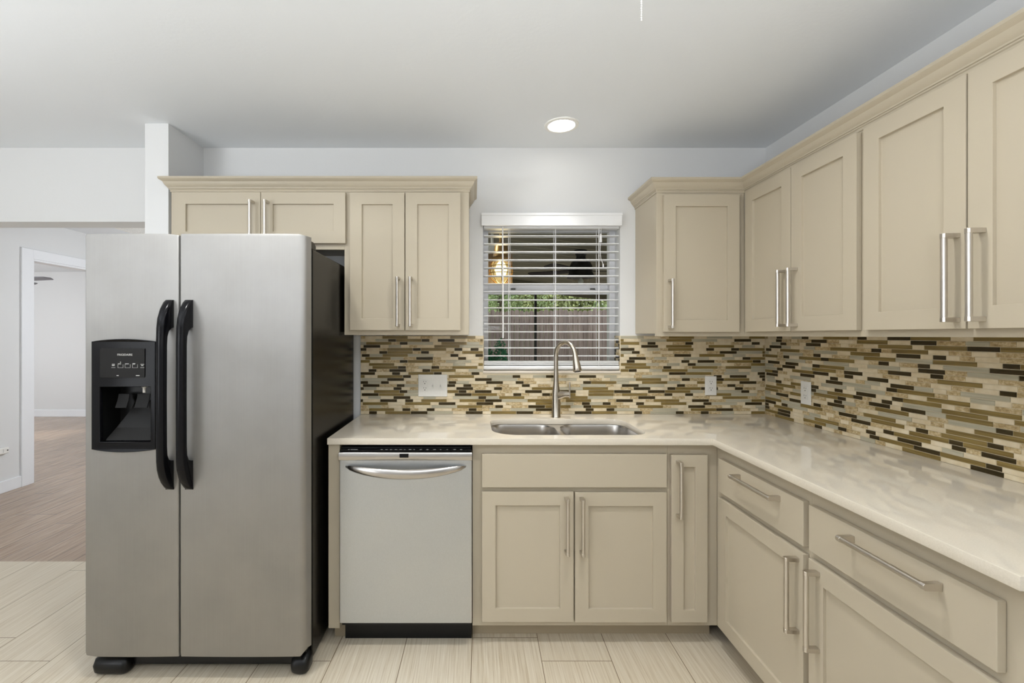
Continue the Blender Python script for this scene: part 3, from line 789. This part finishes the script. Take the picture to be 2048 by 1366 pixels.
# ------------------------------------------------------------------ outlets
def receptacle(parent, x, z, y, flip=None):
    """duplex receptacle face; drawn in a local x,z plane in front of y"""
    b = MB(); b.prism([(x + p, z + q) for p, q in rrect(-.0168, .0168, -.034, .034, .004, 4)], 'y', y - .0022, y)
    f = b.build('receptacle', M['white_plastic'], parent, bevel=0.0006, world=False)
    b = MB()
    for s_ in (-.0185, .0185):
        b.box(x - .0075, x - .0055, y - .0027, y - .0021, z + s_ + .002, z + s_ + .0095)
        b.box(x + .0055, x + .0075, y - .0027, y - .0021, z + s_ + .002, z + s_ + .0085)
        b.tube([(x, y - .0021, z + s_ - .0065), (x, y - .0027, z + s_ - .0065)], .0028, 10)
    b.build('slots', M['slot'], f, world=False)
def plate_box(parent, w_, h_):
    b = MB(); b.box(-w_ / 2, w_ / 2, -.0055, -.0005, -h_ / 2, h_ / 2)
    return b.build('cover_plate', M['white_plastic'], parent, bevel=0.0025, world=False)
YT = WB - T0 - .0016
t = thing('switch_plate', 'wide white triple wall plate with one outlet and two toggle switches', 'switch plate', (-0.232, YT, 1.107))
plate_box(t, .170, .129)
receptacle(t, -.046, 0.0, -.0055)
for x in (0.0, 0.046):
    b = MB(); b.box(x - .0045, x + .0045, -.0066, -.0054, -.012, .012); b.prism([(-.0055, -.006), (-.0055, .006), (-.018, -.007), (-.018, -.012)], 'x', x - .0032, x + .0032)
    b.build('toggle', M['white_plastic'], t, bevel=0.0006, world=False)
    for z in (-.030, .030): MB().tube([(x, -.0054, z), (x, -.0064, z)], .003, 10).build('screw', M['white_plastic'], t, world=False)
t = thing('wall_outlet', 'white duplex outlet on the back wall mosaic, right of the faucet', 'outlet', (1.392, YT, 1.1065))
plate_box(t, .068, .112); receptacle(t, 0, 0, -.0055)
t = thing('wall_outlet', 'white duplex outlet on the right wall mosaic near the corner', 'outlet', (WR - T0 - .0016, 2.333, 1.1055), R(-90))
plate_box(t, .070, .118); receptacle(t, 0, 0, -.0055)

# ------------------------------------------------------------------ recessed light and pull chain
LX, LY = 0.465, 2.378
rl = thing('recessed_light', 'round lit recessed downlight in the ceiling above the sink', 'ceiling light', (LX, LY, CH))
MB().lathe([(0.089, 0.0), (0.088, -0.005), (0.078, -0.008), (0.070, -0.006), (0.068, 0.0)], (LX, LY, CH - .0003), 40, cap=False).build('trim_ring', M['white_plastic'], rl)
MB().lathe([(0.001, -.010), (0.03, -.0095), (0.055, -.0075), (0.0695, -0.004), (0.0695, -.001)], (LX, LY, CH), 40).build('lens', M['lens'], rl)
lamp('recessed_light_lamp', 'AREA', (LX, LY, CH - .014), 2.4, 0.12, target=(LX, LY, 0), color=(1, .98, .95), spread=R(72))

b = MB(); z = 2.231; cx_, cy_ = 0.4457, 1.2
b.tube([(cx_, cy_, 2.5), (cx_, cy_, 2.231)], 0.0006, 6)
while z < 2.498:
    b.lathe([(.0004, -.002), (.0016, -.0013), (.0021, 0), (.0016, .0013), (.0004, .002)], (cx_, cy_, z), 8); z += .0062
tag(b.build('pull_chain', M['white_plastic']), 'white beaded fan pull chain hanging from the ceiling at the top', 'pull chain')

# ------------------------------------------------------------------ refrigerator
fr = thing('refrigerator', 'stainless side-by-side refrigerator with black handles and ice dispenser', 'refrigerator', (-1.113, 2.2, 0))
MB().box(-1.560, -0.678, 1.930, 2.60, 0.03, 1.767).build('case', M['case'], fr, bevel=0.006)
MB().box(-1.550, -0.690, 1.916, 1.930, 0.10, 1.76).build('door_gasket', M['black_matte'], fr)

def door(x0, x1, rl_, rr_, z0, z1, hole=None, chl=0.0, chr_=0.0):
    xs = set([x0, x1])
    for k_ in range(9):
        xs.add(x0 + rl_ * (1 - math.cos(R(90 * k_ / 8)))); xs.add(x1 - rr_ * (1 - math.cos(R(90 * k_ / 8))))
    if hole: xs |= {hole[0], hole[1]}
    n = 10; xs |= {x0 + rl_ + (x1 - x0 - rl_ - rr_) * k_ / n for k_ in range(n + 1)}
    xs = sorted(xs); zs_ = sorted({z0, z1} | ({hole[2], hole[3]} if hole else set()) | {z0 + .02, z1 - .012})
    def prof(x):
        y = 1.843 - 0.003 * (1 - ((2 * x - x0 - x1) / (x1 - x0)) ** 2)
        if x < x0 + rl_: q = (x0 + rl_ - x) / rl_; y += rl_ * 0.8 * (1 - math.sqrt(max(0, 1 - q * q)))
        if x > x1 - rr_: q = (x - x1 + rr_) / rr_; y += rr_ * 0.8 * (1 - math.sqrt(max(0, 1 - q * q)))
        return y
    b = MB(); nx, nz = len(xs), len(zs_); vs = []
    for z in zs_:
        for x in xs:
            zz = z
            if z == z0:
                zz += chl * max(0, 1 - (x - x0) / .02) + chr_ * max(0, 1 - (x1 - x) / .02)
            if z == z1: zz -= .006 * max(0, 1 - (x1 - x) / .03)
            vs.append((x, prof(x) + (.003 if z in (z0, z1) else 0), zz))
    nb = len(vs); vs += [(x, 1.915, z) for z in zs_ for x in xs]
    fs = []
    for j in range(nz - 1):
        for i in range(nx - 1):
            if hole and hole[0] <= (xs[i] + xs[i + 1]) / 2 <= hole[1] and hole[2] <= (zs_[j] + zs_[j + 1]) / 2 <= hole[3]: continue
            a = j * nx + i; fs.append((a, a + 1, a + nx + 1, a + nx))
            fs.append((nb + a, nb + a + nx, nb + a + nx + 1, nb + a + 1))
    for j in range(nz - 1):
        a = j * nx; fs.append((a, a + nx, nb + a + nx, nb + a)); a = j * nx + nx - 1; fs.append((a, nb + a, nb + a + nx, a + nx))
    for i in range(nx - 1):
        fs.append((i, nb + i, nb + i + 1, i + 1)); a = (nz - 1) * nx + i; fs.append((a, a + 1, nb + a + 1, nb + a))
    b.add(vs, fs); return b
HB = (-1.497, -1.285, 0.968, 1.200)
fd = door(-1.570, -1.1905, 0.008, 0.005, 0.098, 1.812, HB, chl=.008).build('freezer_door', M['steel'], fr, smooth=40)
rd = door(-1.1835, -0.678, 0.005, 0.026, 0.098, 1.812, None, chr_=.022).build('refrigerator_door', M['steel'], fr, smooth=40)
for o_ in (fd, rd): pass
def fridge_handle(parent, xc):
    out = [(1.8405, 1.541), (1.832, 1.5435), (1.818, 1.533), (1.798, 1.505), (1.783, 1.468), (1.777, 1.43), (1.775, 1.36), (1.774, 1.16), (1.775, .96), (1.776, .905), (1.780, .872), (1.790, .840), (1.804, .814), (1.822, .791), (1.834, .780), (1.8405, .777)]
    inn = [(1.8405, .895), (1.828, .897), (1.812, .905), (1.803, .925), (1.800, .96), (1.799, 1.16), (1.800, 1.36), (1.803, 1.395), (1.812, 1.418), (1.828, 1.430), (1.8405, 1.432)]
    w2 = 0.0165
    # loft across the width with a rounded, D-shaped section
    def ring(x, k_):
        cyx = 1.80
        r_ = []
        for (y, z) in out: r_.append((x, y + k_ * (0.009 if y < 1.835 else 0), z))
        for (y, z) in inn: r_.append((x, y, z))
        return r_
    b = MB(); b.loft([ring(xc - w2, 1.0), ring(xc - w2 * .8, .42), ring(xc - w2 * .45, .1), ring(xc, 0), ring(xc + w2 * .45, .1), ring(xc + w2 * .8, .42), ring(xc + w2, 1.0)])
    return b.build('handle', M['black'], parent, smooth=50)
fridge_handle(fd, -1.2245)
fridge_handle(rd, -1.146)

# dispenser on the freezer door
ol = []
for k_ in range(13):
    t_ = k_ / 12; ol.append((-1.5266 + .2526 * t_, .944 - .010 * (1 - (2 * t_ - 1) ** 2)))
for k_ in range(13):
    t_ = 1 - k_ / 12; ol.append((-1.5266 + .2526 * t_, 1.374 + .010 * (1 - (2 * t_ - 1) ** 2)))
hl = [(-1.494, .972), (-1.494, 1.196), (-1.288, 1.196), (-1.288, .972)]
vs_, fs_ = plate(ol, [hl], .007, .002)
MB().add([(p[0], 1.834 - p[2] - .006 * (1 - ((p[0] + 1.4) / .127) ** 2), p[1]) for p in vs_], fs_).build('dispenser_bezel', M['black'], fd, smooth=40)
b = MB()
b.add([(-1.496, 1.842, .970), (-1.286, 1.842, .970), (-1.286, 1.842, 1.198), (-1.496, 1.842, 1.198), (-1.480, 1.912, .976), (-1.30, 1.912, .976), (-1.30, 1.912, 1.19), (-1.480, 1.912, 1.19)],
      [(4, 5, 6, 7), (0, 1, 5, 4), (1, 2, 6, 5), (2, 3, 7, 6), (3, 0, 4, 7)])
b.build('dispenser_recess', M['black_soft'], fd, smooth=0)
b = MB(); b.loft([[(-1.478, 1.835, .977), (-1.300, 1.835, .977), (-1.300, 1.838, .982), (-1.478, 1.838, .982)], [(-1.464, 1.872, 1.02), (-1.304, 1.872, 1.02), (-1.304, 1.876, 1.025), (-1.464, 1.876, 1.025)], [(-1.425, 1.898, 1.09), (-1.312, 1.898, 1.09), (-1.312, 1.903, 1.09), (-1.425, 1.903, 1.09)], [(-1.41, 1.905, 1.13), (-1.318, 1.905, 1.13), (-1.318, 1.909, 1.13), (-1.41, 1.909, 1.13)]])
b.build('splash_panel', M['panel'], fd, smooth=50)
for xa, xb in ((-1.456, -1.410), (-1.378, -1.326)):
    b = MB(); b.loft([[(xa + i_, y_, z_) for i_, y_ in ((0, yy_), (xb - xa, yy_), (xb - xa, yy_ + .004), (0, yy_ + .004))] for yy_, z_ in ((1.872, 1.160), (1.866, 1.135), (1.856, 1.113), (1.853, 1.105))])
    b.build('paddle', M['panel'], fd, bevel=0.001)
MB().lathe([(0.006, 0), (0.006, .02), (.012, .024)], (-1.345, 1.866, 1.166), 12).build('water_spout', M['white_plastic'], fd)
b = MB(); yq = 1.8228
b.prism([(x, z) for x, z in rrect(-1.4905, -1.3118, 1.231, 1.348, .004, 3)], 'y', 1.8205, 1.83)
cp = b.build('control_panel', M['panel'], fd, bevel=0.0008)
vs_, fs_ = text_mesh('FRIGIDAIRE', 0.0112)
wx = max(p[0] for p in vs_) - min(p[0] for p in vs_); sc_ = 0.060 / wx
MB().add([(-1.3905 + p[0] * sc_, 1.8202 - p[2], 1.3225 + p[1]) for p in vs_], fs_).build('brand_lettering', M['legend'], fd, smooth=0)
b = MB(); yl0, yl1 = 1.8200, 1.8206
def px(x, z): return ((180 + x / 10.507 - 945) * 1.8205 / 910, 1.40 - (670 + z / 10.507 - 671) * 1.8205 / 910)
def dash(x0_, x1_, z0_, z1_):
    a_ = px(x0_, z1_); c_ = px(x1_, z0_); b.box(a_[0], c_[0], yl0, yl1, a_[1], c_[1]); return b
for (x0_, x1_, z0_, z1_) in ((465, 525, 610, 622), (465, 520, 632, 648), (590, 655, 600, 614), (742, 818, 600, 614), (895, 955, 596, 608), (905, 945, 612, 620), (1065, 1142, 612, 622), (1080, 1122, 636, 648), (562, 605, 847, 859), (968, 1044, 846, 860), (634, 654, 566, 580), (452, 535, 683, 688), (1062, 1145, 683, 688)):
    b = MB(); dash(x0_, x1_, z0_, z1_).build('button_legend', M['legend'], fd, smooth=0)
for x0_ in (588, 738, 892):
    b = MB()
    for (a0, a1, b0, b1) in ((0, 112, 686, 690), (0, 4, 618, 690), (108, 112, 618, 690)): dash(x0_ + a0, x0_ + a1, b0, b1)
    b.build('button_outline', M['legend'], fd, smooth=0)
# hinge covers, grille, feet
for xa, xb in ((-0.80, -0.682), (-1.552, -1.43)):
    b = MB(); b.prism([(1.872, 1.767), (1.985, 1.767), (1.985, 1.788), (1.955, 1.800), (1.872, 1.800)], 'x', xa, xb); b.build('hinge_cover', M['case'], fr, bevel=0.003)
MB().box(-1.54, -0.695, 1.905, 1.935, 0.022, 0.094).build('base_grille', M['black_soft'], fr, bevel=0.006)
for xa, xb in ((-1.566, -1.42), (-0.752, -0.676)):
    b = MB(); rr = []
    for z, y_, k_ in ((0.0, 1.880, .012), (0.014, 1.868, .002), (0.04, 1.864, 0), (0.062, 1.872, .004), (0.075, 1.90, .02)):
        rr.append([(p, q, z) for p, q in rrect(xa + k_, xb - k_, y_, 1.945, .02, 4)])
    b.loft(rr); b.build('foot_cover', M['black_soft'], fr, smooth=50)

# ------------------------------------------------------------------ dishwasher
dw = thing('dishwasher', 'stainless front dishwasher with a bowed handle left of the sink cabinet', 'dishwasher', (-0.297, 2.04, 0))
MB().box(-0.590, -0.008, 2.06, 2.62, 0.09, 0.895).build('tub', M['black_matte'], dw)
dd = MB().box(-0.5925, -0.0025, 2.028, 2.0595, 0.117, 0.845).build('door', M['steel_dw'], dw, bevel=0.003)
b = MB(); b.prism([(2.0595, .8455), (2.018, .8455), (2.0155, .850), (2.0155, .872), (2.019, .880), (2.027, .883), (2.0595, .885)], 'x', -0.594, -0.0015)
co = b.build('console', M['chrome'], dw, bevel=0.001)
MB().box(-0.5915, -0.004, 2.026, 2.0595, .885, .8905).build('control_strip', M['black'], dw)
random.seed(3)
for x in [-0.555 + .012 * i for i in range(4)] + [-0.41 + 0.021 * i for i in range(8)] + [-0.235 + .03 * i for i in range(7)]:
    MB().box(x, x + random.choice((.006, .009, .011)), 2.030, 2.034, .8905, .8909).build('control_legend', M['legend'], co, smooth=0)
MB().box(-0.3235, -0.283, 2.0148, 2.018, .8585, .876).build('badge', M['black'], co, bevel=0.001)
b = MB(); rings = []; N = 24
for k_ in range(N + 1):
    s_ = 2 * k_ / N - 1; x = -0.297 + .268 * s_; e = 1 - s_ * s_
    yc = 2.0268 - .052 * e ** 0.8; zc = .8165 - .020 * e; hz = .0035 + .0185 * e ** 0.5; hy = .0015 + .010 * e ** 0.5
    rings.append([(x, yc + hy * math.cos(R(a)), zc + hz * math.sin(R(a))) for a in range(0, 360, 24)])
b.loft(rings); b.build('handle', M['chrome'], dd, smooth=60)
MB().box(-0.588, -0.004, 2.105, 2.125, 0.0, 0.115).build('kick_plate', M['black_soft'], dw)
